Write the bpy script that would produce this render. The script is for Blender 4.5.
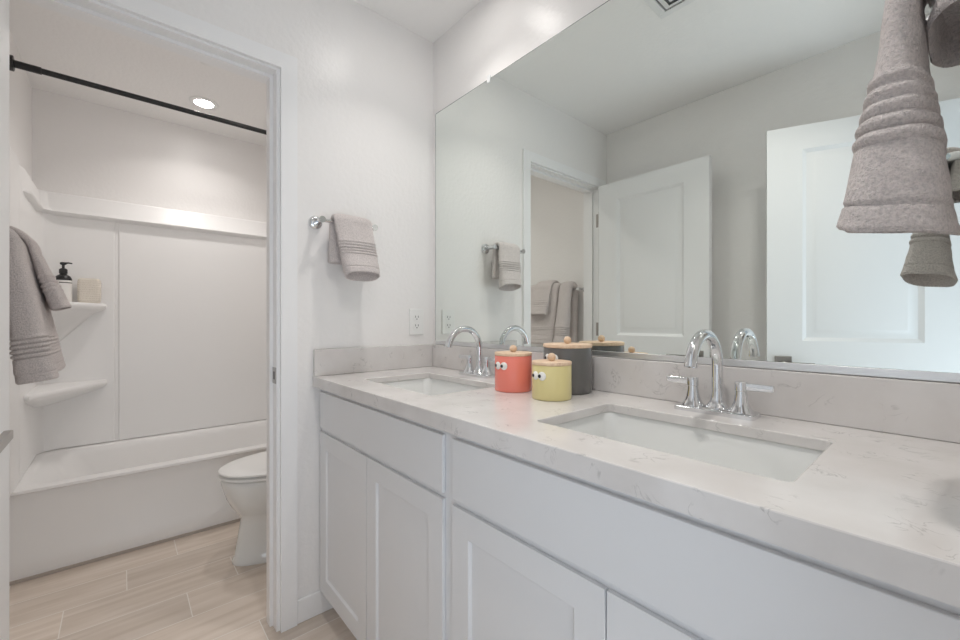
import bpy, bmesh, math, random
from mathutils import Vector, Matrix, noise
random.seed(7)
PI = math.pi
S = bpy.context.scene
for o in list(bpy.data.objects):
    bpy.data.objects.remove(o)
COL = S.collection

# ------------------------------------------------------------------ camera
cam_d = bpy.data.cameras.new('camera')
cam_d.sensor_width = 36.0
cam_d.lens = 412.7 / 960 * 36.0
cam_d.clip_start = 0.01
cam = bpy.data.objects.new('camera', cam_d)
COL.objects.link(cam)
cam.location = (1.608, -1.108, 1.126)
YAW = math.radians(41)                    # degrees from -X towards +Y
cam.rotation_euler = (PI / 2, 0, PI / 2 - YAW)
cam_d.shift_y = 0.5 / 960
S.camera = cam

# ------------------------------------------------------------------ world, lights, exposure
W = bpy.data.worlds.new('hall_daylight')
S.world = W
W.use_nodes = True
W.node_tree.nodes['Background'].inputs[0].default_value = (0.80, 0.90, 1.0, 1)
W.node_tree.nodes['Background'].inputs[1].default_value = 0.5

def area(name, loc, rot, sx, sy, power, col):
    l = bpy.data.lights.new(name, 'AREA')
    l.shape = 'RECTANGLE'; l.size = sx; l.size_y = sy
    l.energy = power; l.color = col
    o = bpy.data.objects.new(name, l)
    o.location = loc; o.rotation_euler = rot
    COL.objects.link(o)
    return o
# hall daylight through the entry doorway; unseen panel tilted up to fill the ceiling
area('hall_daylight_fill', (2.40, -1.25, 0.62), (PI / 2 + 1.05, 0, PI / 2), 1.2, 1.2, 15, (0.80, 0.90, 1.0))
CAN_POWER = 3.2
TUB_CAN_POWER = 2.2
CAN_COLOUR = (1.0, 0.955, 0.915)

S.view_settings.view_transform = 'Standard'
S.view_settings.look = 'None'
S.view_settings.gamma = 1.0
S.view_settings.use_curve_mapping = False
S.view_settings.exposure = 0.2
S.cycles.max_bounces = 16
S.cycles.diffuse_bounces = 12

# ------------------------------------------------------------------ materials
def mat(name, col, rough=0.5, metal=0.0, spec=0.5, coat=0.0, bump=None, emit=None):
    m = bpy.data.materials.new(name)
    m.use_nodes = True
    nt = m.node_tree
    b = nt.nodes['Principled BSDF']
    b.inputs['Base Color'].default_value = (*col, 1)
    b.inputs['Roughness'].default_value = rough
    b.inputs['Metallic'].default_value = metal
    b.inputs['Specular IOR Level'].default_value = spec
    b.inputs['Coat Weight'].default_value = coat
    if emit:
        b.inputs['Emission Color'].default_value = (*emit[0], 1)
        b.inputs['Emission Strength'].default_value = emit[1]
    if bump:
        scale, dist, detail = bump
        tc = nt.nodes.new('ShaderNodeTexCoord')
        n = nt.nodes.new('ShaderNodeTexNoise')
        n.inputs['Scale'].default_value = scale
        n.inputs['Detail'].default_value = detail
        bp = nt.nodes.new('ShaderNodeBump')
        bp.inputs['Strength'].default_value = 1.0
        bp.inputs['Distance'].default_value = dist
        nt.links.new(tc.outputs['Object'], n.inputs['Vector'])
        nt.links.new(n.outputs['Fac'], bp.inputs['Height'])
        nt.links.new(bp.outputs['Normal'], b.inputs['Normal'])
    return m

def ramp(nt, stops):
    r = nt.nodes.new('ShaderNodeValToRGB')
    e = r.color_ramp.elements
    e[0].position, e[0].color = stops[0][0], (*stops[0][1], 1)
    e[1].position, e[1].color = stops[-1][0], (*stops[-1][1], 1)
    for p, c in stops[1:-1]:
        x = e.new(p); x.color = (*c, 1)
    return r

M = {}
M['wall'] = mat('wall_paint', (0.84, 0.825, 0.815), 0.32, bump=(55, 0.0012, 3), spec=0.42)
M['ceiling'] = mat('ceiling_paint', (0.88, 0.87, 0.86), 0.7, bump=(60, 0.0012, 3), spec=0.3)
M['trim'] = mat('trim_paint', (0.86, 0.86, 0.865), 0.32)
M['door'] = mat('door_paint', (0.84, 0.845, 0.85), 0.38)
M['cabinet'] = mat('cabinet_paint', (0.755, 0.76, 0.775), 0.38)
M['porcelain'] = mat('porcelain', (0.79, 0.80, 0.79), 0.12, spec=0.6, coat=0.3)
M['acrylic'] = mat('white_acrylic', (0.85, 0.845, 0.84), 0.32, spec=0.4)
M['chrome'] = mat('chrome', (0.76, 0.77, 0.785), 0.06, 1.0)
M['brushed'] = mat('brushed_nickel', (0.42, 0.40, 0.38), 0.28, 1.0)
M['channel'] = mat('mirror_channel_metal', (0.78, 0.79, 0.80), 0.35, 1.0)
M['black'] = mat('matt_black_metal', (0.012, 0.012, 0.013), 0.35)
M['black_plastic'] = mat('black_plastic', (0.015, 0.015, 0.017), 0.3)
M['white_plastic'] = mat('white_plastic', (0.83, 0.83, 0.82), 0.35)
M['slot'] = mat('dark_slot', (0.06, 0.06, 0.06), 0.6)
M['clip'] = mat('clear_plastic_clip', (0.85, 0.86, 0.86), 0.15)
M['mirror'] = mat('mirror_glass', (0.865, 0.905, 0.875), 0.0, 1.0)
M['red'] = mat('coral_enamel', (0.92, 0.255, 0.195), 0.22, coat=0.4)
M['yellow'] = mat('yellow_enamel', (0.76, 0.67, 0.32), 0.28, coat=0.3)
M['grey'] = mat('grey_enamel', (0.125, 0.122, 0.118), 0.25, coat=0.4)
M['eye'] = mat('eye_white', (0.86, 0.86, 0.84), 0.25)
M['loofah'] = mat('loofah_fibre', (0.80, 0.745, 0.665), 0.9, bump=(260, 0.004, 4))
M['label'] = mat('bottle_label', (0.80, 0.78, 0.76), 0.5)
M['orange'] = mat('label_orange', (0.75, 0.30, 0.12), 0.5)
M['lamp'] = mat('lamp_lens', (1, 1, 1), 0.4, emit=((1.0, 0.96, 0.92), 42.0))
M['caulk'] = mat('caulk', (0.45, 0.40, 0.36), 0.8)
M['glass_edge'] = mat('mirror_edge', (0.22, 0.24, 0.235), 0.3)
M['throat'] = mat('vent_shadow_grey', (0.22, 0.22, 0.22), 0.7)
M['grille'] = mat('vent_enamel', (0.80, 0.80, 0.80), 0.4)

def wood_mat():
    m = mat('pale_wood', (0.66, 0.46, 0.29), 0.5)
    nt = m.node_tree; b = nt.nodes['Principled BSDF']
    tc = nt.nodes.new('ShaderNodeTexCoord'); mp = nt.nodes.new('ShaderNodeMapping')
    mp.inputs['Scale'].default_value = (14, 140, 60)
    n = nt.nodes.new('ShaderNodeTexNoise'); n.inputs['Scale'].default_value = 1.0; n.inputs['Detail'].default_value = 4
    r = ramp(nt, [(0.3, (0.66, 0.46, 0.31)), (0.7, (0.80, 0.62, 0.46))])
    nt.links.new(tc.outputs['Object'], mp.inputs['Vector']); nt.links.new(mp.outputs[0], n.inputs['Vector'])
    nt.links.new(n.outputs['Fac'], r.inputs[0]); nt.links.new(r.outputs[0], b.inputs['Base Color'])
    return m
M['wood'] = wood_mat()

def quartz_mat():
    m = mat('white_quartz', (0.8, 0.78, 0.77), 0.16, spec=0.5)
    nt = m.node_tree; b = nt.nodes['Principled BSDF']; L = nt.links.new
    tc = nt.nodes.new('ShaderNodeTexCoord')
    base = nt.nodes.new('ShaderNodeTexNoise'); base.inputs['Scale'].default_value = 9; base.inputs['Detail'].default_value = 5
    rb = ramp(nt, [(0.3, (0.63, 0.605, 0.59)), (0.65, (0.70, 0.68, 0.67))])
    # thin broken veins: zero-crossing of a distorted noise, kept only inside patches
    v = nt.nodes.new('ShaderNodeTexNoise'); v.inputs['Scale'].default_value = 24; v.inputs['Detail'].default_value = 6
    v.inputs['Distortion'].default_value = 1.2
    sub = nt.nodes.new('ShaderNodeMath'); sub.operation = 'SUBTRACT'; sub.inputs[1].default_value = 0.5
    ab = nt.nodes.new('ShaderNodeMath'); ab.operation = 'ABSOLUTE'
    rv = ramp(nt, [(0.0, (1, 1, 1)), (0.012, (0.4, 0.4, 0.4)), (0.028, (0, 0, 0))])
    pm = nt.nodes.new('ShaderNodeTexNoise'); pm.inputs['Scale'].default_value = 17; pm.inputs['Detail'].default_value = 2
    rp = ramp(nt, [(0.55, (0, 0, 0)), (0.64, (1, 1, 1))])
    mul = nt.nodes.new('ShaderNodeMath'); mul.operation = 'MULTIPLY'
    mul2 = nt.nodes.new('ShaderNodeMath'); mul2.operation = 'MULTIPLY'; mul2.inputs[1].default_value = 0.5
    mix = nt.nodes.new('ShaderNodeMix'); mix.data_type = 'RGBA'
    mix.inputs['B'].default_value = (0.27, 0.26, 0.255, 1)
    for n in (base, v): L(tc.outputs['Object'], n.inputs['Vector'])
    mp = nt.nodes.new('ShaderNodeMapping'); mp.inputs['Location'].default_value = (3.1, 1.7, 0.4)
    L(tc.outputs['Object'], mp.inputs[0]); L(mp.outputs[0], pm.inputs['Vector'])
    L(base.outputs['Fac'], rb.inputs[0]); L(v.outputs['Fac'], sub.inputs[0]); L(sub.outputs[0], ab.inputs[0])
    L(ab.outputs[0], rv.inputs[0]); L(pm.outputs['Fac'], rp.inputs[0])
    L(rv.outputs[0], mul.inputs[0]); L(rp.outputs[0], mul.inputs[1]); L(mul.outputs[0], mul2.inputs[0])
    L(mul2.outputs[0], mix.inputs['Factor']); L(rb.outputs[0], mix.inputs['A'])
    L(mix.outputs['Result'], b.inputs['Base Color'])
    return m
M['quartz'] = quartz_mat()

def floor_mat():
    m = mat('wood_look_tile', (0.5, 0.42, 0.35), 0.42)
    nt = m.node_tree; b = nt.nodes['Principled BSDF']; L = nt.links.new
    tc = nt.nodes.new('ShaderNodeTexCoord'); sx = nt.nodes.new('ShaderNodeSeparateXYZ')
    L(tc.outputs['Object'], sx.inputs[0])
    def mth(op, a, bb=None):
        n = nt.nodes.new('ShaderNodeMath'); n.operation = op
        for i, q in enumerate((a, bb)):
            if q is None: continue
            if isinstance(q, (int, float)): n.inputs[i].default_value = q
            else: L(q, n.inputs[i])
        return n.outputs[0]
    PW, PL, G = 0.1835, 0.560, 0.0016
    u = mth('DIVIDE', mth('ADD', sx.outputs['X'], 0.842 + PW * 40), PW)
    row = mth('FLOOR', u)
    fu = mth('FRACT', u)
    vv = mth('DIVIDE', mth('ADD', mth('ADD', sx.outputs['Y'], 1.09 + PL * 20), mth('MULTIPLY', mth('SUBTRACT', row, 40), 0.1867)), PL)
    pl = mth('FLOOR', vv); fv = mth('FRACT', vv)
    du = mth('MULTIPLY', mth('MINIMUM', fu, mth('SUBTRACT', 1.0, fu)), PW)
    dv = mth('MULTIPLY', mth('MINIMUM', fv, mth('SUBTRACT', 1.0, fv)), PL)
    d = mth('MINIMUM', du, dv)
    gr = mth('LESS_THAN', d, G)
    cb = nt.nodes.new('ShaderNodeCombineXYZ'); L(row, cb.inputs[0]); L(pl, cb.inputs[1])
    wn = nt.nodes.new('ShaderNodeTexWhiteNoise'); wn.noise_dimensions = '2D'; L(cb.outputs[0], wn.inputs['Vector'])
    off = nt.nodes.new('ShaderNodeCombineXYZ')
    L(mth('ADD', mth('MULTIPLY', sx.outputs['X'], 26), mth('MULTIPLY', wn.outputs['Value'], 40)), off.inputs[0])
    L(mth('MULTIPLY', sx.outputs['Y'], 2.2), off.inputs[1])
    n = nt.nodes.new('ShaderNodeTexNoise'); n.inputs['Scale'].default_value = 1.0; n.inputs['Detail'].default_value = 6
    n.inputs['Distortion'].default_value = 0.6
    L(off.outputs[0], n.inputs['Vector'])
    r = ramp(nt, [(0.28, (0.56, 0.475, 0.40)), (0.5, (0.645, 0.56, 0.485)), (0.72, (0.72, 0.64, 0.57))])
    L(n.outputs['Fac'], r.inputs[0])
    hs = nt.nodes.new('ShaderNodeHueSaturation')
    L(mth('ADD', mth('MULTIPLY', wn.outputs['Value'], 0.16), 0.92), hs.inputs['Value']); L(r.outputs[0], hs.inputs['Color'])
    mix = nt.nodes.new('ShaderNodeMix'); mix.data_type = 'RGBA'
    mix.inputs['B'].default_value = (0.80, 0.76, 0.71, 1)
    L(gr, mix.inputs['Factor']); L(hs.outputs[0], mix.inputs['A']); L(mix.outputs['Result'], b.inputs['Base Color'])
    return m
M['floor'] = floor_mat()

def towel_mat(name, col):
    m = mat(name, col, 0.95, spec=0.1)
    nt = m.node_tree; b = nt.nodes['Principled BSDF']; L = nt.links.new
    b.inputs['Sheen Weight'].default_value = 0.35
    b.inputs['Sheen Roughness'].default_value = 0.6
    tc = nt.nodes.new('ShaderNodeTexCoord')
    n1 = nt.nodes.new('ShaderNodeTexNoise'); n1.inputs['Scale'].default_value = 300; n1.inputs['Detail'].default_value = 3
    n1.inputs['Roughness'].default_value = 0.75
    r = ramp(nt, [(0.32, tuple(c * 0.78 for c in col)), (0.60, tuple(min(1, c * 1.12) for c in col))])
    bp = nt.nodes.new('ShaderNodeBump'); bp.inputs['Distance'].default_value = 0.008
    L(tc.outputs['Object'], n1.inputs['Vector']); L(n1.outputs['Fac'], r.inputs[0])
    L(r.outputs[0], b.inputs['Base Color']); L(n1.outputs['Fac'], bp.inputs['Height']); L(bp.outputs[0], b.inputs['Normal'])
    return m
M['towel'] = towel_mat('taupe_terry', (0.80, 0.73, 0.71))
M['hem'] = mat('towel_hem', (0.72, 0.655, 0.64), 0.85, spec=0.2)

# ------------------------------------------------------------------ helpers
def box(bm, x0, x1, y0, y1, z0, z1):
    v = [bm.verts.new(p) for p in ((x0,y0,z0),(x1,y0,z0),(x1,y1,z0),(x0,y1,z0),(x0,y0,z1),(x1,y0,z1),(x1,y1,z1),(x0,y1,z1))]
    for f in ((3,2,1,0),(4,5,6,7),(0,1,5,4),(1,2,6,5),(2,3,7,6),(3,0,4,7)):
        bm.faces.new([v[i] for i in f])
    return v

def loft(bm, rings, cap0=True, cap1=True, closed=True):
    rv = [[bm.verts.new(p) for p in r] for r in rings]
    n = len(rv[0])
    for a, b in zip(rv, rv[1:]):
        for i in range(n if closed else n - 1):
            j = (i + 1) % n
            bm.faces.new((a[i], a[j], b[j], b[i]))
    if cap0: bm.faces.new(list(reversed(rv[0])))
    if cap1: bm.faces.new(rv[-1])
    return rv

def lathe(bm, prof, c=(0, 0, 0), axis='Z', n=32, cap0=True, cap1=True):
    rings = []
    for r, h in prof:
        ring = []
        for i in range(n):
            a = 2 * PI * i / n
            p = (r * math.cos(a), r * math.sin(a), h)
            if axis == 'X': p = (p[2], p[0], p[1])
            elif axis == 'Y': p = (p[1], p[2], p[0])
            ring.append((p[0] + c[0], p[1] + c[1], p[2] + c[2]))
        rings.append(ring)
    return loft(bm, rings, cap0, cap1)

def cyl(bm, c, r, h0, h1, axis='Z', n=24):
    lathe(bm, [(r, h0), (r, h1)], c, axis, n)

def ball(bm, c, r, n=24, sz=1.0):
    prof = []
    for i in range(1, 12):
        a = -PI / 2 + PI * i / 12
        prof.append((r * math.cos(a), r * math.sin(a) * sz))
    lathe(bm, prof, c, 'Z', n)

def tube(bm, path, rad, n=20, cap=True):
    path = [Vector(p) for p in path]
    rings = []; prev = None
    for i, p in enumerate(path):
        t = (path[min(i + 1, len(path) - 1)] - path[max(i - 1, 0)]).normalized()
        if prev is None:
            u = t.orthogonal().normalized()
        else:
            u = (prev - t * prev.dot(t)).normalized()
        prev = u
        w = t.cross(u)
        r = rad[i] if isinstance(rad, (list, tuple)) else rad
        rings.append([p + (u * math.cos(2 * PI * k / n) + w * math.sin(2 * PI * k / n)) * r for k in range(n)])
    loft(bm, rings, cap, cap)

def rrect(x0, x1, y0, y1, r, z, n=6):
    pts = []
    for cx, cy, a0 in ((x1 - r, y0 + r, -PI / 2), (x1 - r, y1 - r, 0), (x0 + r, y1 - r, PI / 2), (x0 + r, y0 + r, PI)):
        for i in range(n + 1):
            a = a0 + PI / 2 * i / n
            pts.append((cx + r * math.cos(a), cy + r * math.sin(a), z))
    return pts

def panel_slab(bm, w, h, t, panels, rings, both=False):
    """slab x 0..w, z 0..h, front face at y=0 facing -y, back at y=t, a stack of moulded panels cut in it"""
    def quad(pts, flip=False):
        vs = [bm.verts.new(p) for p in pts]
        bm.faces.new(vs[::-1] if flip else vs)
    for side in ((0, 1) if both else (0,)):
        yy = (lambda d: d) if side == 0 else (lambda d: t - d)
        fl = side == 1
        def rect(x0, x1, z0, z1, d=0.0):
            quad([(x0, yy(d), z0), (x1, yy(d), z0), (x1, yy(d), z1), (x0, yy(d), z1)], fl)
        px0, px1 = panels[0][0], panels[0][1]
        rect(0, px0, 0, h); rect(px1, w, 0, h)
        zs = [0]
        for p in panels: zs += [p[2], p[3]]
        zs.append(h)
        for i in range(0, len(zs), 2): rect(px0, px1, zs[i], zs[i + 1])
        for (x0, x1, z0, z1) in panels:
            seq = [(0, 0)] + rings
            for (o0, d0), (o1, d1) in zip(seq, seq[1:]):
                a = [(x0 + o0, z0 + o0), (x1 - o0, z0 + o0), (x1 - o0, z1 - o0), (x0 + o0, z1 - o0)]
                b = [(x0 + o1, z0 + o1), (x1 - o1, z0 + o1), (x1 - o1, z1 - o1), (x0 + o1, z1 - o1)]
                for k in range(4):
                    l = (k + 1) % 4
                    quad([(a[k][0], yy(d0), a[k][1]), (a[l][0], yy(d0), a[l][1]), (b[l][0], yy(d1), b[l][1]), (b[k][0], yy(d1), b[k][1])], fl)
            o, d = rings[-1]
            rect(x0 + o, x1 - o, z0 + o, z1 - o, d)
    if not both: quad([(0, t, 0), (w, t, 0), (w, t, h), (0, t, h)], True)
    quad([(0, 0, 0), (0, 0, h), (0, t, h), (0, t, 0)], False)
    quad([(w, 0, 0), (w, 0, h), (w, t, h), (w, t, 0)], True)
    quad([(0, 0, h), (w, 0, h), (w, t, h), (0, t, h)], False)
    quad([(0, 0, 0), (w, 0, 0), (w, t, 0), (0, t, 0)], True)
    bmesh.ops.remove_doubles(bm, verts=bm.verts, dist=1e-5)

def NB(): return bmesh.new()

def obj(name, bm, m, parent=None, bevel=0.0, smooth=40, world=True, seg=2, fixn=True):
    """one mesh object; with world=True the shape was given in world coordinates and is moved into its parent's frame"""
    if fixn: bmesh.ops.recalc_face_normals(bm, faces=bm.faces)
    if parent is not None and world:
        off = Vector((0, 0, 0)); q = parent
        while q is not None:
            off += q.location; q = q.parent
        bm.transform(Matrix.Translation(-off))
    me = bpy.data.meshes.new(name)
    bm.to_mesh(me); bm.free()
    if smooth:
        me.shade_smooth(); me.set_sharp_from_angle(angle=math.radians(smooth))
    o = bpy.data.objects.new(name, me)
    me.materials.append(m)
    COL.objects.link(o)
    if parent is not None: o.parent = parent
    if bevel:
        b = o.modifiers.new('bevel', 'BEVEL')
        b.width = bevel; b.segments = seg; b.limit_method = 'ANGLE'; b.angle_limit = math.radians(35)
        b.harden_normals = True
    return o

def part(name, bm, m, parent, **k): return obj(name, bm, m, parent, **k)

def tag(o, label, cat, group=None):
    o['label'] = label; o['category'] = cat
    if group: o['group'] = group
    return o

def thing(name, label, cat, loc=(0, 0, 0), rz=0, group=None):
    o = bpy.data.objects.new(name, None)
    o.empty_display_size = 0.05
    COL.objects.link(o)
    o.location = loc; o.rotation_euler = (0, 0, rz)
    return tag(o, label, cat, group)

def struct(name, bm, m, parent=None, label=None, **k):
    o = obj(name, bm, m, parent, **k)
    if parent is None:
        o['kind'] = 'structure'
        o['label'] = label; o['category'] = name.split('_')[0]
    return o

def dup(root, loc, label, rz=0):
    r = root.copy(); COL.objects.link(r); r.location = loc; r.rotation_euler = (0, 0, rz); r['label'] = label
    for ch in list(root.children):
        c = ch.copy(); COL.objects.link(c); c.parent = r
        for g in list(ch.children):
            d = g.copy(); COL.objects.link(d); d.parent = c
    return r

# ------------------------------------------------------------------ the room shell
CE = 2.43          # ceiling height
YL = -1.485        # left wall
XE = 1.66          # entry wall
XT = -1.78         # wall behind the tub
T = 0.12
DY0, DY1 = -1.380, -0.685     # toilet room doorway, jamb faces
DZ = 2.03

b = NB(); box(b, XT - T, 3.4, YL - T - 0.6, 1.0 * 0 + T, -0.1, 0.0)
struct('floor', b, M['floor'], label='wood look plank tile floor running from the vanity to the tub')
b = NB(); box(b, XT - T, XE + T, YL - T, T, CE, CE + 0.1)
struct('ceiling', b, M['ceiling'], label='flat white painted ceiling over both rooms')
b = NB(); box(b, XT - T, XE + T, 0.0, T, 0, CE)
struct('wall_right', b, M['wall'], label='long pale wall carrying the big vanity mirror')
b = NB(); box(b, XT - T, XE + T, YL - T, YL, 0, CE)
struct('wall_left', b, M['wall'], label='pale long wall opposite the mirror, behind the open doors')
b = NB(); box(b, XT - T, XT, YL, 0, 0, CE)
struct('wall_back', b, M['wall'], label='wall behind the bathtub above the white surround')
b = NB()
box(b, -T, 0, DY1 + 0.018, 0, 0, CE); box(b, -T, 0, YL, DY0 - 0.018, 0, CE); box(b, -T, 0, DY0 - 0.018, DY1 + 0.018, DZ + 0.018, CE)
struct('wall_end', b, M['wall'], label='pale wall with the toilet room doorway and small towel bar')
EY0, EY1 = -1.47, -0.76
b = NB()
box(b, XE, XE + T, EY1, 0, 0, CE); box(b, XE, XE + T, YL, EY0, 0, CE); box(b, XE, XE + T, EY0, EY1, DZ + 0.02, CE)
struct('wall_entry', b, M['wall'], label='wall with the entry doorway beside the near towel bar')

# doorway casing and jamb
b = NB()
CI, CO = 0.006, 0.066           # reveal and outer edge of the casing
for y0, y1 in ((DY1 + 0.012, DY1 + 0.068), (DY0 - 0.068, DY0 - 0.012)):
    box(b, 0, 0.016, y0, y1, 0, DZ + 0.008)
box(b, 0, 0.016, DY0 - 0.068, DY1 + 0.068, DZ + 0.008, DZ + 0.064)
trim1 = struct('trim_1', b, M['trim'], bevel=0, label='white casing around the toilet room doorway')
b = NB()
box(b, -T, 0.0, DY1, DY1 + 0.018, 0, DZ + 0.018); box(b, -T, 0.0, DY0 - 0.018, DY0, 0, DZ + 0.018); box(b, -T, 0.0, DY0, DY1, DZ, DZ + 0.018)
part('jamb', b, M['trim'], trim1)
b = NB()
box(b, -0.085, -0.042, DY1 - 0.012, DY1, 0, DZ - 0.012); box(b, -0.085, -0.042, DY0, DY0 + 0.012, 0, DZ - 0.012); box(b, -0.085, -0.042, DY0, DY1, DZ - 0.012, DZ)
part('door_stop', b, M['trim'], trim1)
b = NB(); box(b, -0.041, -0.001, DY1 - 0.0025, DY1, 0.897, 0.955)
sp = part('strike_plate', b, M['brushed'], trim1); sp['label'] = 'small nickel strike plate on the jamb'
for z in (1.812, 1.067, 0.262):
    b = NB(); box(b, -0.016, 0.0, DY0, DY0 + 0.003, z - 0.045, z + 0.045)
    hp = part('hinge_leaf', b, M['brushed'], trim1)
b = NB(); box(b, -0.028, -0.014, DY1 - 0.003, DY1 - 0.0022, 0.912, 0.940)
part('latch_hole', b, M['slot'], sp)

b = NB()
for y0, y1 in ((EY1, EY1 + 0.056),):
    box(b, XE - 0.014, XE, y0, y1, 0, DZ + 0.076)
box(b, XE - 0.014, XE, EY0, EY1 + 0.056, DZ + 0.02, DZ + 0.076)
box(b, XE, XE + T, EY1 - 0.018, EY1, 0, DZ + 0.02)
box(b, XE, XE + T, EY0, EY1, DZ + 0.002, DZ + 0.02)
struct('trim_2', b, M['trim'], bevel=0, label='white casing around the entry doorway')

# baseboards
def baseboard(name, boxes, label):
    b = NB()
    for q in boxes: box(b, *q)
    return struct(name, b, M['trim'], bevel=0.004, label=label)
BH = 0.088
baseboard('baseboard_end', [(0, 0.013, DY1 + 0.069, -0.472, 0, BH)], 'short white baseboard between doorway casing and vanity')
baseboard('baseboard_left', [(0.02, XE, YL, YL + 0.013, 0, BH), (-0.93, -T, YL, YL + 0.013, 0, BH)], 'white baseboard along the wall opposite the mirror')
baseboard('baseboard_toilet', [(-T - 0.013, -T, DY1 + 0.019, 0, 0, BH), (-1.02, -T, -0.013, 0, 0, BH)], 'white baseboard behind the toilet')

# ------------------------------------------------------------------ doors
DOOR_RINGS = [(0.003, 0.002), (0.016, 0.012), (0.026, 0.012), (0.050, 0.003), (0.053, 0.0025)]
def door(name, label, width, hinge, ang, mirror_side):
    """hinge stile at local x=0; panels on both faces; local -y is the face seen in the mirror side"""
    b = NB()
    h = 2.012
    panel_slab(b, width, h, 0.035, [(0.135, width - 0.135, 0.19, 0.84), (0.135, width - 0.135, 1.02, h - 0.11)], DOOR_RINGS, both=True)
    d = obj(name, b, M['door'], None, smooth=25)
    d['kind'] = 'structure'; d['label'] = label; d['category'] = 'door'
    d.location = (hinge[0], hinge[1], 0.012); d.rotation_euler = (0, 0, ang)
    return d

def lever_set(d, x, side, z, towards, reach=0.066, length=0.145):
    """square rosette, neck and lever on one face; side -1 = local y=0 face, +1 = y=t face"""
    y0 = 0.0 if side < 0 else 0.035
    b = NB(); ys = sorted((y0, y0 + side * 0.009)); box(b, x - 0.033, x + 0.033, ys[0], ys[1], z - 0.033, z + 0.033)
    r = part('lever_rosette', b, M['brushed'], d, world=False, bevel=0.002)
    b = NB()
    cyl(b, (x, y0, z), 0.011, min(0, side * (reach - 0.004)), max(0, side * (reach - 0.004)), 'Y', 16)
    ys = sorted((y0 + side * (reach - 0.012), y0 + side * reach))
    xs = sorted((x - towards * 0.012, x + towards * length))
    box(b, xs[0], xs[1], ys[0], ys[1], z - 0.008, z + 0.008)
    part('lever_handle', b, M['brushed'], d, world=False, bevel=0.002)

def hinges(d, t, zs, y):
    for z in zs:
        b = NB()
        cyl(b, (-0.006, y, z), 0.007, -0.045, 0.045, 'Z', 12)
        box(b, -0.003, 0.0, 0.0 if y <= 0 else 0.002, 0.033, z - 0.045, z + 0.045)
        part('hinge', b, M['brushed'], d, world=False)

D1W = 0.694
# toilet room door: opened 90 degrees, leaf along +X; local -y must face the mirror (+Y), so rotate by pi
d1 = door('door_1', 'white two-panel door standing open at the toilet room doorway', D1W, (0, 0), 0, 1)
d1.rotation_euler = (0, 0, math.radians(0.6))
d1.location = (0.040, -1.3565, 0.012)     # face y=t (local +y) faces the mirror
lever_set(d1, D1W - 0.062, +1, 0.915, -1)
lever_set(d1, D1W - 0.062, -1, 0.915, -1)
hinges(d1, 0.035, (1.80, 1.055, 0.25), -0.004)
b = NB(); box(b, D1W - 0.0005, D1W + 0.0025, 0.006, 0.029, 0.885, 0.945)
part('latch_plate', b, M['brushed'], d1, world=False)

d2w = 0.678
d2 = door('door_2', 'white two-panel entry door ajar behind the near towel', d2w, (0, 0), 0, 1)
H2 = Vector((1.652, -1.470)); F2 = Vector((1.0235, -1.215))
v2 = (F2 - H2)
d2.rotation_euler = (0, 0, math.atan2(v2.y, v2.x))
d2.location = (H2.x, H2.y, 0.012)        # local -y faces +Y here
lever_set(d2, d2w - 0.062, -1, 0.915, -1, 0.046, 0.11)
lever_set(d2, d2w - 0.062, +1, 0.915, -1)
hinges(d2, 0.035, (1.80, 1.055, 0.25), 0.039)

# ------------------------------------------------------------------ vanity
YF = -0.535        # plane of the door and drawer fronts
CT = 0.914; CB = 0.8935; CS = 0.894; CE0 = 0.876
SHAKER = [(0.002, 0.0), (0.007, 0.0075)]
def cabinet(label, x0, x1, xs, xm):
    c = thing('vanity_cabinet', label, 'cabinet', ((x0 + x1) / 2, -0.26, 0), 0, 'vanity cabinet units under the worktop')
    b = NB()
    yb, yf = -0.003, YF + 0.0102
    t = 0.018
    yk = yf + 0.018
    box(b, x0, x0 + t, yk, yb, 0.095, CB); box(b, x1 - t, x1, yk, yb, 0.095, CB)      # sides
    box(b, x0 + t, x1 - t, yk, yb - 0.008, 0.095, 0.113); box(b, x0 + t, x1 - t, yb - 0.008, yb, 0.095, CB)     # floor, back
    part('carcass', b, M['cabinet'], c)
    b = NB()
    sa, se = xs[0] + 0.03, xs[1] - 0.03
    box(b, x0, sa, yf, yk - 0.0002, 0.095, CB); box(b, se, x1, yf, yk - 0.0002, 0.095, CB)
    for z0, z1 in ((0.095, 0.13), (0.67, 0.745), (0.835, CB)): box(b, sa, se, yf, yk - 0.0002, z0, z1)
    box(b, xm - 0.02, xm + 0.02, yf, yk - 0.0002, 0.13, 0.67)
    part('face_frame', b, M['cabinet'], c)
    b = NB(); box(b, x0, x1, -0.47, -0.455, 0, 0.094)
    part('toe_kick', b, M['cabinet'], c)
    b = NB(); box(b, xs[0], xs[1], YF, YF + 0.0098, 0.717, 0.855)
    part('drawer_front', b, M['cabinet'], c, bevel=0.002)
    for a, e in ((xs[0], xm - 0.0015), (xm + 0.0015, xs[1])):
        b = NB(); w = e - a; h = 0.703 - 0.098
        panel_slab(b, w, h, 0.0098, [(0.057, w - 0.057, 0.057, h - 0.057)], SHAKER)
        b.transform(Matrix.Translation((a, YF, 0.098)))
        part('cabinet_door', b, M['cabinet'], c, smooth=25, bevel=0.0012)
    return c
cabinet('white two-door vanity cabinet in the corner under the far sink', 0.003, 0.838, (0.016, 0.813), 0.413)
cabinet('white two-door vanity cabinet nearest the viewer under the near sink', 0.838, 1.656, (0.850, 1.642), 1.249)

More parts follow.
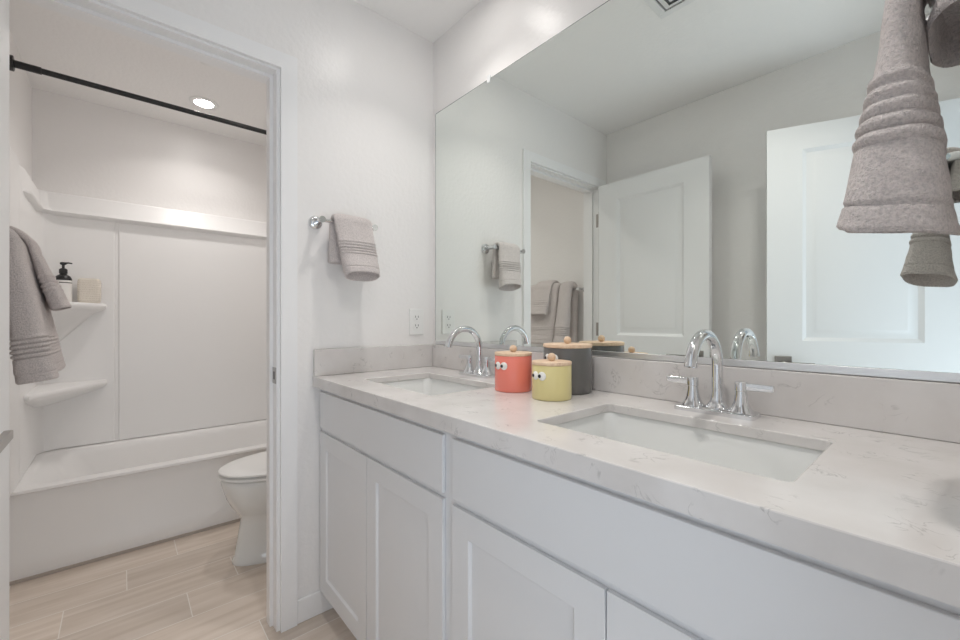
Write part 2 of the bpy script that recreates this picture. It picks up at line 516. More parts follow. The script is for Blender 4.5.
# worktop with two cut-outs
SY0, SY1 = -0.447, -0.166
SINKS = ((0.422, 0.219), (1.247, 0.221))
ct = thing('countertop', 'white quartz vanity worktop with grey flecks and two sink cut-outs', 'countertop', (0.83, -0.28, CB))
b = NB()
def loop(pts):
    vs = [b.verts.new(p) for p in pts]
    return [b.edges.new((vs[i], vs[(i + 1) % len(vs)])) for i in range(len(vs))]
edges = loop([(0.002, -0.558, CT), (XE - 0.002, -0.558, CT), (XE - 0.002, -0.002, CT), (0.002, -0.002, CT)])
for cx, hw in SINKS:
    edges += loop(rrect(cx - hw, cx + hw, SY0, SY1, 0.013, CT, 5))
bmesh.ops.triangle_fill(b, use_beauty=True, use_dissolve=False, edges=edges)
bmesh.ops.dissolve_limit(b, angle_limit=0.01, verts=b.verts, edges=b.edges)
fs = list(b.faces)
ex = bmesh.ops.extrude_face_region(b, geom=fs)
for v in ex['geom']:
    if isinstance(v, bmesh.types.BMVert): v.co.z = CS
bmesh.ops.recalc_face_normals(b, faces=b.faces)
rim = [e for e in b.edges if len(e.link_faces) == 2 and all(abs(v.co.z - CT) < 1e-6 for v in e.verts) and e.calc_face_angle() > 1.0]
bmesh.ops.bevel(b, geom=rim, offset=0.0022, segments=2, affect='EDGES', profile=0.5)
part('worktop_slab', b, M['quartz'], ct, smooth=0)
b = NB(); box(b, 0.002, XE - 0.002, -0.558, -0.528, CE0, CS)
part('front_edge', b, M['quartz'], ct)
b = NB(); box(b, 0.002, XE - 0.002, -0.020, -0.002, CT + 0.0005, 1.016)
part('backsplash', b, M['quartz'], ct, bevel=0.0015)
b = NB(); box(b, 0.002, 0.020, -0.556, -0.0205, CT + 0.0005, 1.016)
part('side_splash', b, M['quartz'], ct, bevel=0.0015)

# undermount sinks
def sink_thing(cx, hw, label):
    s = thing('sink_basin', label, 'sink', (cx, (SY0 + SY1) / 2, 0.73), 0, 'undermount sinks in the vanity')
    b = NB()
    x0, x1 = cx - hw - 0.006, cx + hw + 0.006; y0, y1 = SY0 - 0.006, SY1 + 0.006
    zt = CS - 0.0008
    def R(i, z, r): return rrect(x0 + i, x1 - i, y0 + i, y1 - i, r, z, 8)
    inner = [(0.0, zt, 0.028), (0.002, zt - 0.004, 0.03), (0.006, zt - 0.05, 0.034), (0.012, zt - 0.095, 0.042),
             (0.024, zt - 0.122, 0.05), (0.05, zt - 0.135, 0.05), (0.10, zt - 0.139, 0.03)]
    rings = [R(-0.022, zt - 0.012, 0.04), R(-0.022, zt, 0.04)] + [R(*q) for q in inner]
    loft(b, rings, False, True)
    # outside of the bowl
    rings = [R(-0.022, zt - 0.012, 0.04), R(-0.010, zt - 0.013, 0.04), R(0.0, zt - 0.11, 0.05), R(0.05, zt - 0.15, 0.04)]
    loft(b, rings, False, True)
    bmesh.ops.remove_doubles(b, verts=b.verts, dist=1e-5)
    part('bowl', b, M['porcelain'], s, smooth=60)
    b = NB(); lathe(b, [(0.022, 0), (0.022, 0.002), (0.017, 0.004), (0.015, 0.001), (0.006, 0.0015)], (cx, (SY0 + SY1) / 2, zt - 0.1388), n=24)
    part('drain', b, M['chrome'], s)
    return s
sink_thing(*SINKS[0], 'white rectangular undermount sink in the corner by the outlet')
sink_thing(*SINKS[1], 'white rectangular undermount sink nearest the viewer')

# ------------------------------------------------------------------ faucets
def faucet(loc, label):
    f = thing('faucet', label, 'faucet', loc, 0, 'chrome vanity faucets')
    k = dict(world=False)
    b = NB()
    loft(b, [rrect(-0.083, 0.083, -0.034, 0.028, 0.007, 0.0), rrect(-0.083, 0.083, -0.034, 0.028, 0.007, 0.0085), rrect(-0.0805, 0.0805, -0.0315, 0.0255, 0.006, 0.0105)])
    part('base_plate', b, M['chrome'], f, **k)
    b = NB()
    r = 0.0118; y0 = 0.008; R = 0.074; zc = 0.107
    # flared foot
    lathe(b, [(0.0265, 0.010), (0.0255, 0.013), (0.021, 0.018), (0.0165, 0.025), (0.0135, 0.036), (r, 0.05), (r, 0.07)], (0, y0, 0), n=28)
    path = [(0, y0, 0.03), (0, y0, 0.06), (0, y0, zc)]
    for i in range(1, 25):
        a = math.radians(171) * i / 24
        path.append((0, y0 - R + R * math.cos(a), zc + R * math.sin(a)))
    tube(b, path, r, 24)
    part('spout', b, M['chrome'], f, smooth=50, **k)
    b = NB()
    e = Vector(path[-1]); e2 = Vector(path[-2]); d = (e - e2).normalized()
    tube(b, [e - d * 0.003, e + d * 0.004], 0.0128, 24)
    part('aerator', b, M['chrome'], f, **k)
    for s in (-1, 1):
        b = NB()
        cx = s * 0.051
        lathe(b, [(0.0255, 0.010), (0.0245, 0.013), (0.019, 0.020), (0.0145, 0.032), (0.0118, 0.048), (0.0112, 0.056), (0.0125, 0.057), (0.0125, 0.075), (0.0115, 0.0765)], (cx, 0, 0), n=28)
        h = part('handle', b, M['chrome'], f, smooth=50, **k)
        b = NB()
        x0, x1 = cx + s * 0.010, cx + s * 0.061
        rings = []
        for t in range(6):
            q = t / 5; x = x0 + (x1 - x0) * q
            hz = 0.0078 - 0.001 * q; hy = 0.006 - 0.001 * q
            zc2 = 0.067
            rings.append([(x, -hy, zc2 - hz), (x, hy, zc2 - hz), (x, hy, zc2 + hz), (x, -hy, zc2 + hz)])
        loft(b, rings)
        part('lever', b, M['chrome'], h, bevel=0.0015, **k)
    return f
fa = faucet((1.247, -0.073, CT), 'chrome gooseneck faucet at the near sink')
dup(fa, (0.405, -0.073, CT), 'chrome gooseneck faucet at the far sink in the corner')

# ------------------------------------------------------------------ canisters
def canister(cx, cy, r, hb, hl, rk, m, label, eyes, ez, er):
    c = thing('canister', label, 'canister', (cx, cy, CT), 0, 'enamel canisters with wooden lids')
    k = dict(world=False)
    b = NB()
    lathe(b, [(r - 0.003, 0.0), (r - 0.0008, 0.0012), (r, 0.004), (r, hb - 0.002), (r - 0.001, hb)], n=56)
    part('body', b, m, c, smooth=50, **k)
    b = NB()
    lathe(b, [(r - 0.0015, hb), (r + 0.0005, hb + 0.0015), (r + 0.0005, hb + hl - 0.0015), (r - 0.001, hb + hl)], n=56)
    lid = part('lid', b, M['wood'], c, smooth=50, **k)
    b = NB(); ball(b, (0, 0, hb + hl + rk * 0.9), rk)
    part('knob', b, M['wood'], lid, smooth=80, **k)
    for a in eyes:
        a = math.radians(a)
        p = Vector((math.cos(a), math.sin(a), 0))
        b = NB()
        prof = [(er * math.cos(q * PI / 16), er * 0.42 * math.sin(q * PI / 16)) for q in range(0, 8)] + [(er * 0.05, er * 0.42)]
        lathe(b, prof, n=24)
        rot = p.to_track_quat('Z', 'Y').to_matrix().to_4x4()
        b.transform(Matrix.Translation(p * (r - 0.0006) + Vector((0, 0, ez))) @ rot)
        e = part('eye', b, M['eye'], c, smooth=80, **k)
        b = NB()
        pr = er * 0.42
        lathe(b, [(pr, 0), (pr * 0.9, 0.0012), (pr * 0.3, 0.0018)], n=18)
        # pupil looks towards the left of the canister
        tang = Vector((-math.sin(a), math.cos(a), 0))
        shift = -0.42 * er
        b.transform(Matrix.Translation(p * (r - 0.0006 + er * 0.355) + tang * shift + Vector((0, 0, ez))) @ rot)
        part('pupil', b, M['black_plastic'], e, smooth=60, **k)
    return c
# direction towards the camera from each canister, eyes sit to the left of it in view
canister(0.722, -0.203, 0.0565, 0.106, 0.0095, 0.0115, M['red'], 'coral red canister with wooden lid and two eyes, left of the trio', (-99, -75), 0.0775, 0.0118)
canister(0.884, -0.219, 0.0535, 0.092, 0.0095, 0.0115, M['yellow'], 'short mustard yellow canister with wooden lid and two eyes, in front of the trio', (-103, -79), 0.065, 0.0118)
canister(0.845, -0.0965, 0.0715, 0.132, 0.0105, 0.0115, M['grey'], 'tallest canister, dark grey with wooden lid, behind the yellow one', (-106, -84), 0.103, 0.0120)

# ------------------------------------------------------------------ mirror
mi = thing('wall_mirror', 'big frameless mirror over the vanity', 'mirror', (0.83, -0.001, 1.02))
b = NB(); box(b, 0.027, XE - 0.004, -0.006, -0.0005, 1.034, 2.083)
part('mirror_glass', b, M['mirror'], mi, smooth=0)
b = NB(); box(b, 0.027, XE - 0.004, -0.009, -0.0005, 1.0175, 1.0335)
part('bottom_channel', b, M['channel'], mi, bevel=0.001)
b = NB()
box(b, 0.0255, XE - 0.004, -0.0062, -0.0005, 2.0831, 2.0855); box(b, 0.0245, 0.0269, -0.0062, -0.0005, 1.034, 2.083)
part('polished_edge', b, M['glass_edge'], mi)
for x in (0.394, 1.25):
    b = NB(); box(b, x - 0.008, x + 0.008, -0.010, -0.0005, 2.070, 2.100)
    part('mirror_clip', b, M['clip'], mi, bevel=0.003)

# ------------------------------------------------------------------ outlet
ou = thing('wall_outlet', 'white duplex outlet above the side splash in the corner', 'outlet', (0.0, -0.096, 1.12))
b = NB(); box(b, 0.0005, 0.006, -0.1335, -0.0585, 1.061, 1.179)
part('cover_plate', b, M['white_plastic'], ou, bevel=0.003)
for z in (1.1395, 1.1005):
    b = NB(); loft(b, [[(0.0055, p[0], p[1]) for p in rrect(-0.096 - 0.0165, -0.096 + 0.0165, z - 0.0145, z + 0.0145, 0.008, 0)],
                       [(0.0078, p[0], p[1]) for p in rrect(-0.096 - 0.0165, -0.096 + 0.0165, z - 0.0145, z + 0.0145, 0.008, 0)]])
    r = part('receptacle', b, M['white_plastic'], ou)
    b = NB()
    box(b, 0.0076, 0.0082, -0.1045, -0.1020, z - 0.001, z + 0.008); box(b, 0.0076, 0.0082, -0.0900, -0.0875, z - 0.001, z + 0.008)
    cyl(b, (0.0076, -0.096, z - 0.007), 0.0028, 0, 0.0006, 'X', 12)
    part('socket_slots', b, M['slot'], r)

# ------------------------------------------------------------------ towel bars and towels
def towel_bar(loc, rz, length, standoff, label):
    """local x along the bar, local -y out of the wall, wall at y=0, bar height z=0"""
    t = thing('towel_bar', label, 'towel bar', loc, rz, 'chrome towel bars')
    b = NB(); cyl(b, (0, -standoff, 0), 0.0075, -length / 2, length / 2, 'X', 20)
    part('bar', b, M['chrome'], t, world=False)
    for s in (-1, 1):
        x = s * (length / 2 - 0.012)
        b = NB()
        lathe(b, [(0.026, -0.0005), (0.026, -0.006), (0.022, -0.011), (0.012, -0.013)], (x, 0, 0), 'Y', 28)
        fl = part('flange', b, M['chrome'], t, world=False, smooth=50)
        b = NB()
        lathe(b, [(0.010, -0.012), (0.0095, -standoff - 0.004), (0.012, -standoff - 0.008), (0.012, -standoff - 0.014)], (x, 0, 0), 'Y', 20)
        part('post', b, M['chrome'], fl, world=False, smooth=50)
    return t

def smoothstep(a, b2, x):
    q = min(1, max(0, (x - a) / (b2 - a))); return q * q * (3 - 2 * q)

def towel(name, loc, rz, label, width, flen, blen, t_top, t_bot, flare=0.0, wgrow=0.0, ribs=(0.5, 0.7), nrib=5,
          rib_amp=0.0022, group=None, cat='towel', tb=None, standoff=0.065, seed=0, skew=0.0, slant=0.0, slantx=0.0, texp=1.2, fexp=1.3, m=None, lift=0.0, hollow=True, backw=0.9, power=3.0, wob=0.004, gap=0.0):
    """folded terry towel over a bar: local x along the bar, local -y out of the wall, bar at y=-standoff, z=0.
    A closed flat roll that runs from the front hem up over the bar and down to the back hem."""
    tb = t_bot if tb is None else tb
    r0 = 0.0085 + t_top + gap
    N = 56
    st = []                                   # stations: (o, z, w, t, lateral)
    steps = max(30, int(flen / 0.0028))
    for i in range(steps + 1):
        q = 1 - i / steps                     # 1 at the hem, 0 at the bar
        d = q * flen
        o = r0 + flare * q ** fexp + (t_bot - t_top) * 0.35 * q
        w = width / 2 * (1 + wgrow * q ** 1.4)
        t = t_top + (t_bot - t_top) * q ** texp
        if ribs[0] < q < ribs[1]:
            ph = (q - ribs[0]) / (ribs[1] - ribs[0]) * nrib
            bump = abs(math.sin(PI * ph)) ** 0.7
            t += rib_amp * (bump - 0.55); w += rib_amp * (bump - 0.55)
        dh = d - flen + 0.020                 # stitched line above the hem
        if -0.0045 < dh < 0.0: t -= 0.0026; w -= 0.002
        elif dh >= 0.0: t -= 0.0005
        st.append((o, -d, w, t, skew * q))
    for i in range(1, 20):
        a = PI * i / 20
        st.append((max(r0 * math.cos(a), -(standoff - t_top - 0.003)), r0 * math.sin(a), width / 2, t_top, 0))
    bs = max(12, int(blen / 0.004))
    for i in range(bs + 1):
        q = i / bs
        d = q * blen
        t = t_top + (tb - t_top) * q
        w = width / 2 * (1 + (backw - 1) * q)
        o = -min(r0, standoff - t - 0.004) if False else -r0 * (1 - 0.0 * q)
        o = max(o, -(standoff - t - 0.003)) if i > 2 else o
        if abs(d - (blen - 0.018)) < 0.003: t -= 0.0012
        st.append((o, -d, w, t, 0))
    P = [Vector((0, -(s[0]) - standoff, s[1] + lift)) for s in st]
    rings = []
    fq = lambda i: 1 - i / steps
    def ring(i, sw=0.0, push=0.0):
        a = P[max(0, i - 1)]; c = P[min(len(P) - 1, i + 1)]
        tg = (c - a).normalized()
        nrm = Vector((0, tg.z, -tg.y))
        o, z, w, t, lat = st[i]
        w -= sw; t = max(0.0012, t - sw)
        out = []
        for k in range(N):
            th = 2 * PI * k / N
            cc, ss = math.cos(th), math.sin(th)
            x = w * math.copysign(abs(cc) ** (2 / power), cc)
            y = t * math.copysign(abs(ss) ** (2 / power), ss)
            v = P[i] + tg * push + nrm * y + Vector((x + lat, 0, 0))
            q = noise.noise(v * 14 + Vector((seed * 3.1, 0, 0))) * wob + noise.noise(v * 45 + Vector((0, seed * 7.7, 0))) * wob * 0.35
            v += nrm * q * (1 if ss >= 0 else -0.6) + Vector((q * 0.6 * (1 if cc > 0 else -1), 0, 0))
            v.z -= (slant * ss + slantx * cc) * max(0.0, fq(i)) ** 3
            out.append(v)
        return out
    n = len(P)
    body = [ring(i) for i in range(n)]
    th = 0.0052
    if hollow:
        front = [ring(0, th * 1.6, 0.045), ring(0, th, 0.02), ring(0, th, 0.001), ring(0, th * 0.4, -0.0035)]
        back = [ring(n - 1, th * 0.4, 0.0035), ring(n - 1, th, -0.001), ring(n - 1, th, -0.02), ring(n - 1, th * 1.6, -0.04)]
    else:
        front = [ring(0, th * 1.2, -0.004), ring(0, th * 0.5, -0.003)]
        back = [ring(n - 1, th * 0.5, 0.003), ring(n - 1, th * 1.2, 0.004)]
    b = NB()
    loft(b, front + body + back, True, True)
    b.faces.ensure_lookup_table()
    nf = len(front); nh = sum(1 for q in st[:steps] if -q[1] > flen - 0.018)
    for f in b.faces:
        if 3 * N <= f.index < (nf + nh - 1) * N: f.material_index = 1
    o = obj(name, b, m or M['towel'], None, smooth=75)
    o.data.materials.append(M['hem'])
    o.location = loc; o.rotation_euler = (0, 0, rz)
    return tag(o, label, cat, group)

# end wall: out of the wall is +X  -> local -y = +X  => rz = +90deg ; local x = +Y
towel_bar((0.0, -0.442, 1.500), PI / 2, 0.235, 0.065, 'short chrome towel bar on the end wall beside the doorway casing')
towel('hand_towel', (0.0, -0.431, 1.500), PI / 2, 'taupe hand towel hanging on the end wall beside the doorway', 0.152, 0.202, 0.150, 0.013, 0.032,
      flare=0.022, wgrow=-0.10, ribs=(0.34, 0.63), nrib=5, rib_amp=0.0075, seed=1, texp=1.3, tb=0.026, group='taupe towels', skew=0.024, backw=1.06, slant=0.010)
# entry wall: out of the wall is -X
towel_bar((XE, -0.440, 1.500), -PI / 2, 0.235, 0.065, 'short chrome towel bar on the entry wall above the near sink')
towel('hand_towel', (XE, -0.440, 1.500), -PI / 2, 'taupe hand towel hanging closest to the viewer by the near sink', 0.155, 0.270, 0.070, 0.014, 0.049,
      flare=-0.004, wgrow=0.12, ribs=(0.43, 0.70), nrib=5, rib_amp=0.0065, seed=5, texp=1.6, tb=0.030, group='taupe towels', backw=1.0, slant=0.008, slantx=0.011)
# toilet room, left wall: out of the wall is +Y
BZ = 1.355; BS = 0.088
towel_bar((-0.47, YL, BZ), PI, 0.62, BS, 'long chrome towel bar on the left wall of the toilet room')
towel('bath_towel', (-0.475, YL, BZ), PI, 'wide taupe bath towel at the back of the toilet room bar', 0.30, 0.40, 0.40, 0.026, 0.030,
      flare=0.070, wgrow=0.02, ribs=(0.70, 0.86), nrib=6, rib_amp=0.005, seed=2, standoff=BS, tb=0.030, fexp=1.0, group='taupe towels')
towel('bath_towel', (-0.262, YL, BZ), PI, 'folded taupe towel nearest the doorway on the toilet room bar', 0.100, 0.412, 0.40, 0.026, 0.046,
      flare=0.052, wgrow=0.12, ribs=(0.66, 0.83), nrib=5, rib_amp=0.007, seed=3, standoff=BS, tb=0.030, fexp=1.0, group='taupe towels')
towel('hand_towel', (-0.455, YL, BZ), PI, 'small taupe towel draped over the wide bath towel in the toilet room', 0.165, 0.185, 0.16, 0.012, 0.026,
      flare=0.058, wgrow=0.10, ribs=(0.40, 0.72), nrib=4, rib_amp=0.006, seed=4, standoff=BS, gap=0.047, fexp=1.0, group='taupe towels')

# ------------------------------------------------------------------ bathtub
tub = thing('bathtub', 'white alcove bathtub with a flat apron', 'bathtub', (-1.38, -0.74, 0))
b = NB()
TX0, TX1, TY0, TY1, TZ = -1.748, -1.030, YL + 0.003, -0.003, 0.392
def TR(i0, i1, j0, j1, z, r): return rrect(TX0 + i0, TX1 - i1, TY0 + j0, TY1 - j1, r, z, 8)
rings = [TR(0, 0.0, 0, 0, 0.012, 0.006), TR(0, 0.0, 0, 0, 0.085, 0.006), TR(0, 0.012, 0, 0, 0.105, 0.006), TR(0, 0.010, 0, 0, TZ - 0.020, 0.006), TR(0, 0.0, 0, 0, TZ - 0.014, 0.008),
         TR(0.0, 0.003, 0.0, 0.0, TZ - 0.003, 0.010), TR(0.004, 0.012, 0.004, 0.004, TZ, 0.012),
         TR(0.040, 0.060, 0.045, 0.06, TZ, 0.09), TR(0.050, 0.070, 0.058, 0.075, TZ - 0.006, 0.10),
         TR(0.056, 0.076, 0.085, 0.09, TZ - 0.04, 0.11), TR(0.080, 0.098, 0.17, 0.12, TZ - 0.20, 0.12), TR(0.10, 0.12, 0.26, 0.15, TZ - 0.285, 0.12), TR(0.15, 0.17, 0.34, 0.21, TZ - 0.312, 0.10), TR(0.25, 0.26, 0.5, 0.4, TZ - 0.316, 0.06)]
loft(b, rings, True, True)
part('tub_shell', b, M['acrylic'], tub, smooth=55)
b = NB(); box(b, TX1 - 0.004, TX1 + 0.008, TY0, TY1, 0.0005, 0.014)
part('floor_caulk', b, M['caulk'], tub)

# ------------------------------------------------------------------ shower surround
su = thing('shower_surround', 'white moulded shower surround with corner shelves above the bathtub', 'shower surround', (-1.74, -0.74, TZ))
G0 = -1.138
SX = -1.738
b = NB()
box(b, XT + 0.001, SX, G0 + 0.018, -0.003, TZ + 0.001, 1.76)
part('back_panel', b, M['acrylic'], su, bevel=0.006, seg=3)
b = NB()
box(b, XT + 0.001, SX - 0.007, G0 - 0.02, G0 + 0.03, TZ + 0.001, 1.76)
part('panel_groove', b, M['acrylic'], su)
b = NB()
yl = YL + 0.030
pts = [(XT + 0.001, G0), (SX, G0), (SX, yl + 0.07), (SX + 0.02, yl + 0.02), (SX + 0.07, yl), (-1.16, yl), (-1.16, YL + 0.001), (XT + 0.001, YL + 0.001)]
loft(b, [[(p[0], p[1], TZ + 0.001) for p in pts], [(p[0], p[1], 1.76) for p in pts]])
part('corner_panel', b, M['acrylic'], su, bevel=0.006, seg=3)
b = NB(); box(b, -1.160, -0.955, YL + 0.001, YL + 0.0297, TZ + 0.001, 1.855)
part('side_panel', b, M['acrylic'], su, bevel=0.006, seg=3)
# upper ledge band wrapping the corner with a chamfer
b = NB()
def ledge(dx, dy, z):
    x = SX + dx; y = yl + dy
    return [(XT + 0.001, -0.003, z), (x, -0.003, z), (x, y + 0.03, z), (x + 0.03, y, z), (-1.30, y - 0.0, z), (-1.20, YL + 0.008, z), (-1.20, YL + 0.001, z), (XT + 0.001, YL + 0.001, z)]
loft(b, [ledge(0.0, 0.0, 1.722), ledge(0.034, 0.022, 1.732), ledge(0.040, 0.026, 1.740), ledge(0.022, 0.012, 1.765), ledge(0.006, 0.004, 1.838), ledge(0.002, 0.0, 1.848), ledge(-0.006, -0.004, 1.853)])
part('upper_ledge', b, M['acrylic'], su, bevel=0.003, smooth=30)
b = NB(); box(b, XT + 0.001, SX, -0.006, -0.0025, TZ, 1.7)
b.free()
def corner_shelf(z, drop):
    b = NB()
    def poly(s, zz, sh=0.0):
        q = [(SX - 0.002, yl - 0.002), (-1.27, yl - 0.002), (-1.255, yl + 0.020), (-1.30, yl + 0.050), (-1.655, -1.205), (-1.672, -1.182), (-1.70, -1.172), (SX - 0.002, -1.172)]
        cx, cy = SX - 0.002, yl - 0.002
        return [(cx + (p[0] - cx) * s, cy + (p[1] - cy) * s, zz) for p in q]
    loft(b, [poly(0.30, z - drop), poly(0.80, z - 0.055), poly(0.93, z - 0.040), poly(0.985, z - 0.028), poly(1.0, z - 0.016), poly(0.99, z - 0.004), poly(0.965, z)])
    part('corner_shelf', b, M['acrylic'], su, smooth=50)
corner_shelf(1.226, 0.22)
corner_shelf(0.772, 0.11)

# soap bottle on the upper corner shelf
sb = thing('soap_bottle', 'white soap bottle with black pump on the upper shower shelf', 'bottle', (-1.655, -1.352, 1.226))
b = NB(); lathe(b, [(0.030, 0.0), (0.034, 0.003), (0.035, 0.010), (0.035, 0.118), (0.034, 0.124)], n=36)
part('bottle_body', b, M['label'], sb, world=False, smooth=50)
b = NB(); lathe(b, [(0.0353, 0.108), (0.0353, 0.1125)], n=36, cap0=False, cap1=False)
part('label_line', b, M['black_plastic'], sb, world=False)
b = NB()
for a, z in ((-40, 0.07), (-14, 0.062), (4, 0.052)):
    a = math.radians(a); p = Vector((math.cos(a), math.sin(a), 0))
    bb = NB(); lathe(bb, [(0.004, 0), (0.003, 0.0008)], n=10)
    bb.transform(Matrix.Translation(p * 0.0349 + Vector((0, 0, z))) @ p.to_track_quat('Z', 'Y').to_matrix().to_4x4())
    me = bpy.data.meshes.new('t'); bb.to_mesh(me); bb.free(); b.from_mesh(me); bpy.data.meshes.remove(me)
part('label_print', b, M['orange'], sb, world=False)
b = NB(); lathe(b, [(0.0352, 0.124), (0.035, 0.132), (0.029, 0.147), (0.016, 0.156), (0.015, 0.162), (0.0175, 0.163), (0.0175, 0.184), (0.012, 0.190), (0.006, 0.192), (0.006, 0.212)], n=30)
cap = part('pump_collar', b, M['black_plastic'], sb, world=False, smooth=45)
b = NB(); lathe(b, [(0.009, 0.210), (0.014, 0.214), (0.014, 0.222), (0.010, 0.225)], n=20)
tube(b, [(0, 0, 0.219), (0.018, 0.022, 0.221), (0.026, 0.036, 0.218)], [0.006, 0.0045, 0.0035], 12)
part('pump_head', b, M['black_plastic'], cap, world=False, smooth=45)

# loofah block
lo = NB()
rings = []
for i in range(60):
    q = i / 59; z = 0.142 * q
    e = 1 - 0.16 * (abs(2 * q - 1)) ** 8
    rp = 1 + 0.022 * math.sin(q * 2 * PI * 11)
    rings.append([(p[0] * e * rp, p[1] * e * rp, z) for p in rrect(-0.032, 0.032, -0.049, 0.049, 0.016, 0, 6)])
loft(lo, rings)
lf = obj('loofah', lo, M['loofah'], None, smooth=70)
lf.location = (-1.690, -1.247, 1.2265); lf.rotation_euler = (0, 0, math.radians(-4))
tag(lf, 'cream ribbed loofah block beside the pump bottle on the shower shelf', 'loofah')

# shower rod
sr = thing('shower_curtain_rod', 'black tension rod across the tub below the ceiling', 'shower rod', (-1.05, -0.742, 2.232))
b = NB(); cyl(b, (-1.05, 0, 2.232), 0.0125, YL + 0.05, -0.01, 'Y', 20)
part('rod', b, M['black'], sr)
b = NB(); cyl(b, (-1.05, 0, 2.232), 0.0155, YL + 0.008, YL + 0.11, 'Y', 20)
part('rod_sleeve', b, M['black'], sr)
for y0, y1 in ((YL + 0.0005, YL + 0.028), (-0.016, -0.0005)):
    b = NB(); cyl(b, (-1.05, 0, 2.232), 0.032, y0, y1, 'Y', 28)
    part('end_flange', b, M['black'], sr, bevel=0.003)

# ------------------------------------------------------------------ toilet
to = thing('toilet', 'white toilet between the doorway and the bathtub', 'toilet', (-0.585, -0.40, 0))
cxT = -0.585
def egg(yf, yb, hw, z, n=48, k=0.62):
    """yf = front tip (more negative), yb = back; widest at k of the length from the front"""
    pts = []
    ym = yf + (yb - yf) * k
    for i in range(n):
        a = 2 * PI * i / n
        c, s = math.cos(a), math.sin(a)
        x = hw * math.copysign(abs(c) ** 0.92, c)
        y = ym + ((yb - ym) * math.copysign(abs(s) ** 0.7, s) if s > 0 else (ym - yf) * s)
        pts.append((cxT + x, y, z))
    return pts
b = NB()
loft(b, [egg(-0.720, -0.16, 0.118, 0.0), egg(-0.722, -0.16, 0.120, 0.012), egg(-0.712, -0.16, 0.108, 0.03), egg(-0.700, -0.16, 0.103, 0.10), egg(-0.688, -0.16, 0.100, 0.18), egg(-0.686, -0.17, 0.104, 0.205),
         egg(-0.700, -0.18, 0.122, 0.228), egg(-0.724, -0.20, 0.150, 0.262), egg(-0.745, -0.22, 0.172, 0.305), egg(-0.757, -0.23, 0.182, 0.345), egg(-0.765, -0.23, 0.187, 0.378), egg(-0.765, -0.23, 0.187, 0.394), egg(-0.760, -0.235, 0.183, 0.400)])
part('bowl', b, M['porcelain'], to, smooth=60)
b = NB()
loft(b, [egg(-0.766, -0.265, 0.183, 0.4045), egg(-0.775, -0.262, 0.190, 0.408), egg(-0.775, -0.262, 0.190, 0.416), egg(-0.766, -0.266, 0.183, 0.4195)])
part('seat', b, M['white_plastic'], to, smooth=50)
b = NB()
loft(b, [egg(-0.763, -0.262, 0.180, 0.4235), egg(-0.774, -0.258, 0.189, 0.4275), egg(-0.774, -0.258, 0.189, 0.435), egg(-0.765, -0.262, 0.181, 0.441), egg(-0.69, -0.30, 0.12, 0.447), egg(-0.60, -0.36, 0.05, 0.449)])
part('lid', b, M['white_plastic'], to, smooth=50)
b = NB(); box(b, cxT - 0.09, cxT + 0.09, -0.262, -0.235, 0.4, 0.437)
part('seat_hinge', b, M['white_plastic'], to, bevel=0.006)
b = NB()
loft(b, [rrect(cxT - 0.185, cxT + 0.185, -0.225, -0.022, 0.03, 0.385), rrect(cxT - 0.200, cxT + 0.200, -0.235, -0.020, 0.035, 0.42), rrect(cxT - 0.215, cxT + 0.215, -0.240, -0.018, 0.035, 0.735)])
tank = part('tank', b, M['porcelain'], to, smooth=50)
b = NB()
loft(b, [rrect(cxT - 0.222, cxT + 0.222, -0.248, -0.014, 0.035, 0.736), rrect(cxT - 0.224, cxT + 0.224, -0.250, -0.012, 0.035, 0.745), rrect(cxT - 0.222, cxT + 0.222, -0.248, -0.014, 0.035, 0.768), rrect(cxT - 0.21, cxT + 0.21, -0.236, -0.026, 0.03, 0.775)])
part('tank_lid', b, M['porcelain'], to, smooth=50)
b = NB(); cyl(b, (cxT - 0.15, -0.243, 0.69), 0.012, -0.012, 0.006, 'Y', 16); box(b, cxT - 0.155, cxT - 0.075, -0.262, -0.253, 0.682, 0.698)
part('flush_lever', b, M['chrome'], tank, bevel=0.002)

# ------------------------------------------------------------------ ceiling fixtures
def can_light(loc, label, power, spread):
    c = thing('recessed_light', label, 'ceiling light', loc, 0, 'recessed ceiling lights')
    b = NB()
    lathe(b, [(0.074, -0.0005), (0.074, -0.004), (0.066, -0.008), (0.050, -0.008), (0.048, -0.003), (0.048, -0.0005)], n=40)
    part('trim_ring', b, M['white_plastic'], c, world=False, smooth=40)
    b = NB(); lathe(b, [(0.0475, -0.001), (0.0475, -0.003), (0.025, -0.0036)], n=40)
    part('lens', b, M['lamp'], c, world=False, smooth=40)
    l = bpy.data.lights.new('recessed_light_glow', 'AREA')
    l.shape = 'DISK'; l.size = 0.092; l.energy = power; l.color = CAN_COLOUR; l.spread = math.radians(spread)
    lo2 = bpy.data.objects.new('lamp_glow', l); COL.objects.link(lo2)
    lo2.parent = c; lo2.location = (0, 0, -0.010)
    return c
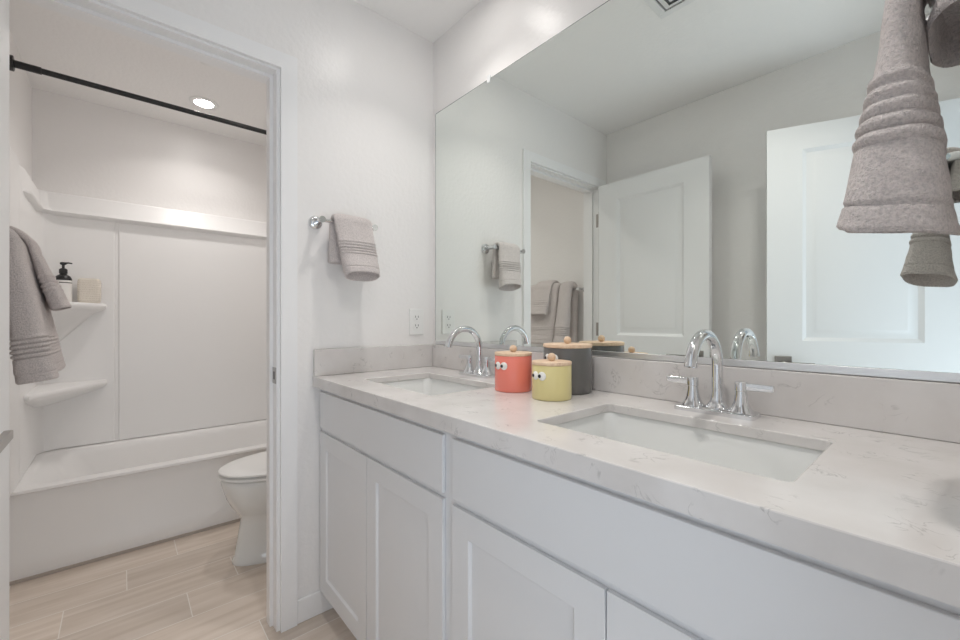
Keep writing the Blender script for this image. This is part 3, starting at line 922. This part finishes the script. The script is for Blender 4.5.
can_light((-1.34, -0.735, CE), 'lit recessed ceiling light above the bathtub', TUB_CAN_POWER, 130)
can_light((-0.52, -0.50, CE), 'added unseen fill light above the toilet, behind the doorway header', 1.9, 150)  # unseen fixture added to brighten the toilet room
cl = can_light((0.45, -0.30, CE), 'recessed ceiling light above the far sink', CAN_POWER * 0.52, 100)
can_light((1.25, -0.72, CE), 'assumed unseen fill light near the entry, out in front of the near sink', CAN_POWER, 116)  # assumed fixture out of view, placed to light the near towel and cabinet fronts

sc = NB(); lathe(sc, [(0.040, -0.0005), (0.040, -0.004), (0.036, -0.006), (0.01, -0.0065)], n=30)
o = obj('sprinkler_cover', sc, M['white_plastic'], None, smooth=40); o.location = (-0.86, -0.775, CE)
tag(o, 'small flat white disc on the toilet room ceiling', 'sprinkler cover')

ve = thing('ceiling_vent', 'square white air vent on the ceiling seen in the mirror', 'vent', (0.93, -0.51, CE))
k = dict(world=False)
b = NB()
h = 0.15
for s in (-1, 1):
    box(b, -h, h, min(s * h, s * (h - 0.03)), max(s * h, s * (h - 0.03)), -0.008, -0.0005)
    box(b, min(s * h, s * (h - 0.03)), max(s * h, s * (h - 0.03)), -h + 0.03, h - 0.03, -0.008, -0.0005)
part('vent_frame', b, M['grille'], ve, bevel=0.002, **k)
b = NB(); box(b, -h + 0.03, h - 0.03, -h + 0.03, h - 0.03, -0.002, -0.0005)
part('vent_throat', b, M['throat'], ve, **k)
for i in range(4):
    r1 = 0.112 - 0.028 * i; r2 = r1 - 0.021
    b = NB()
    loft(b, [[(r1 * x, r1 * y, -0.004) for x, y in ((-1,-1),(1,-1),(1,1),(-1,1))], [(r2 * x, r2 * y, -0.011) for x, y in ((-1,-1),(1,-1),(1,1),(-1,1))],
             [(r2 * x, r2 * y, -0.0125) for x, y in ((-1,-1),(1,-1),(1,1),(-1,1))], [(r1 * x, r1 * y, -0.0055) for x, y in ((-1,-1),(1,-1),(1,1),(-1,1))]], False, False)
    part('louver', b, M['grille'], ve, smooth=0, **k)
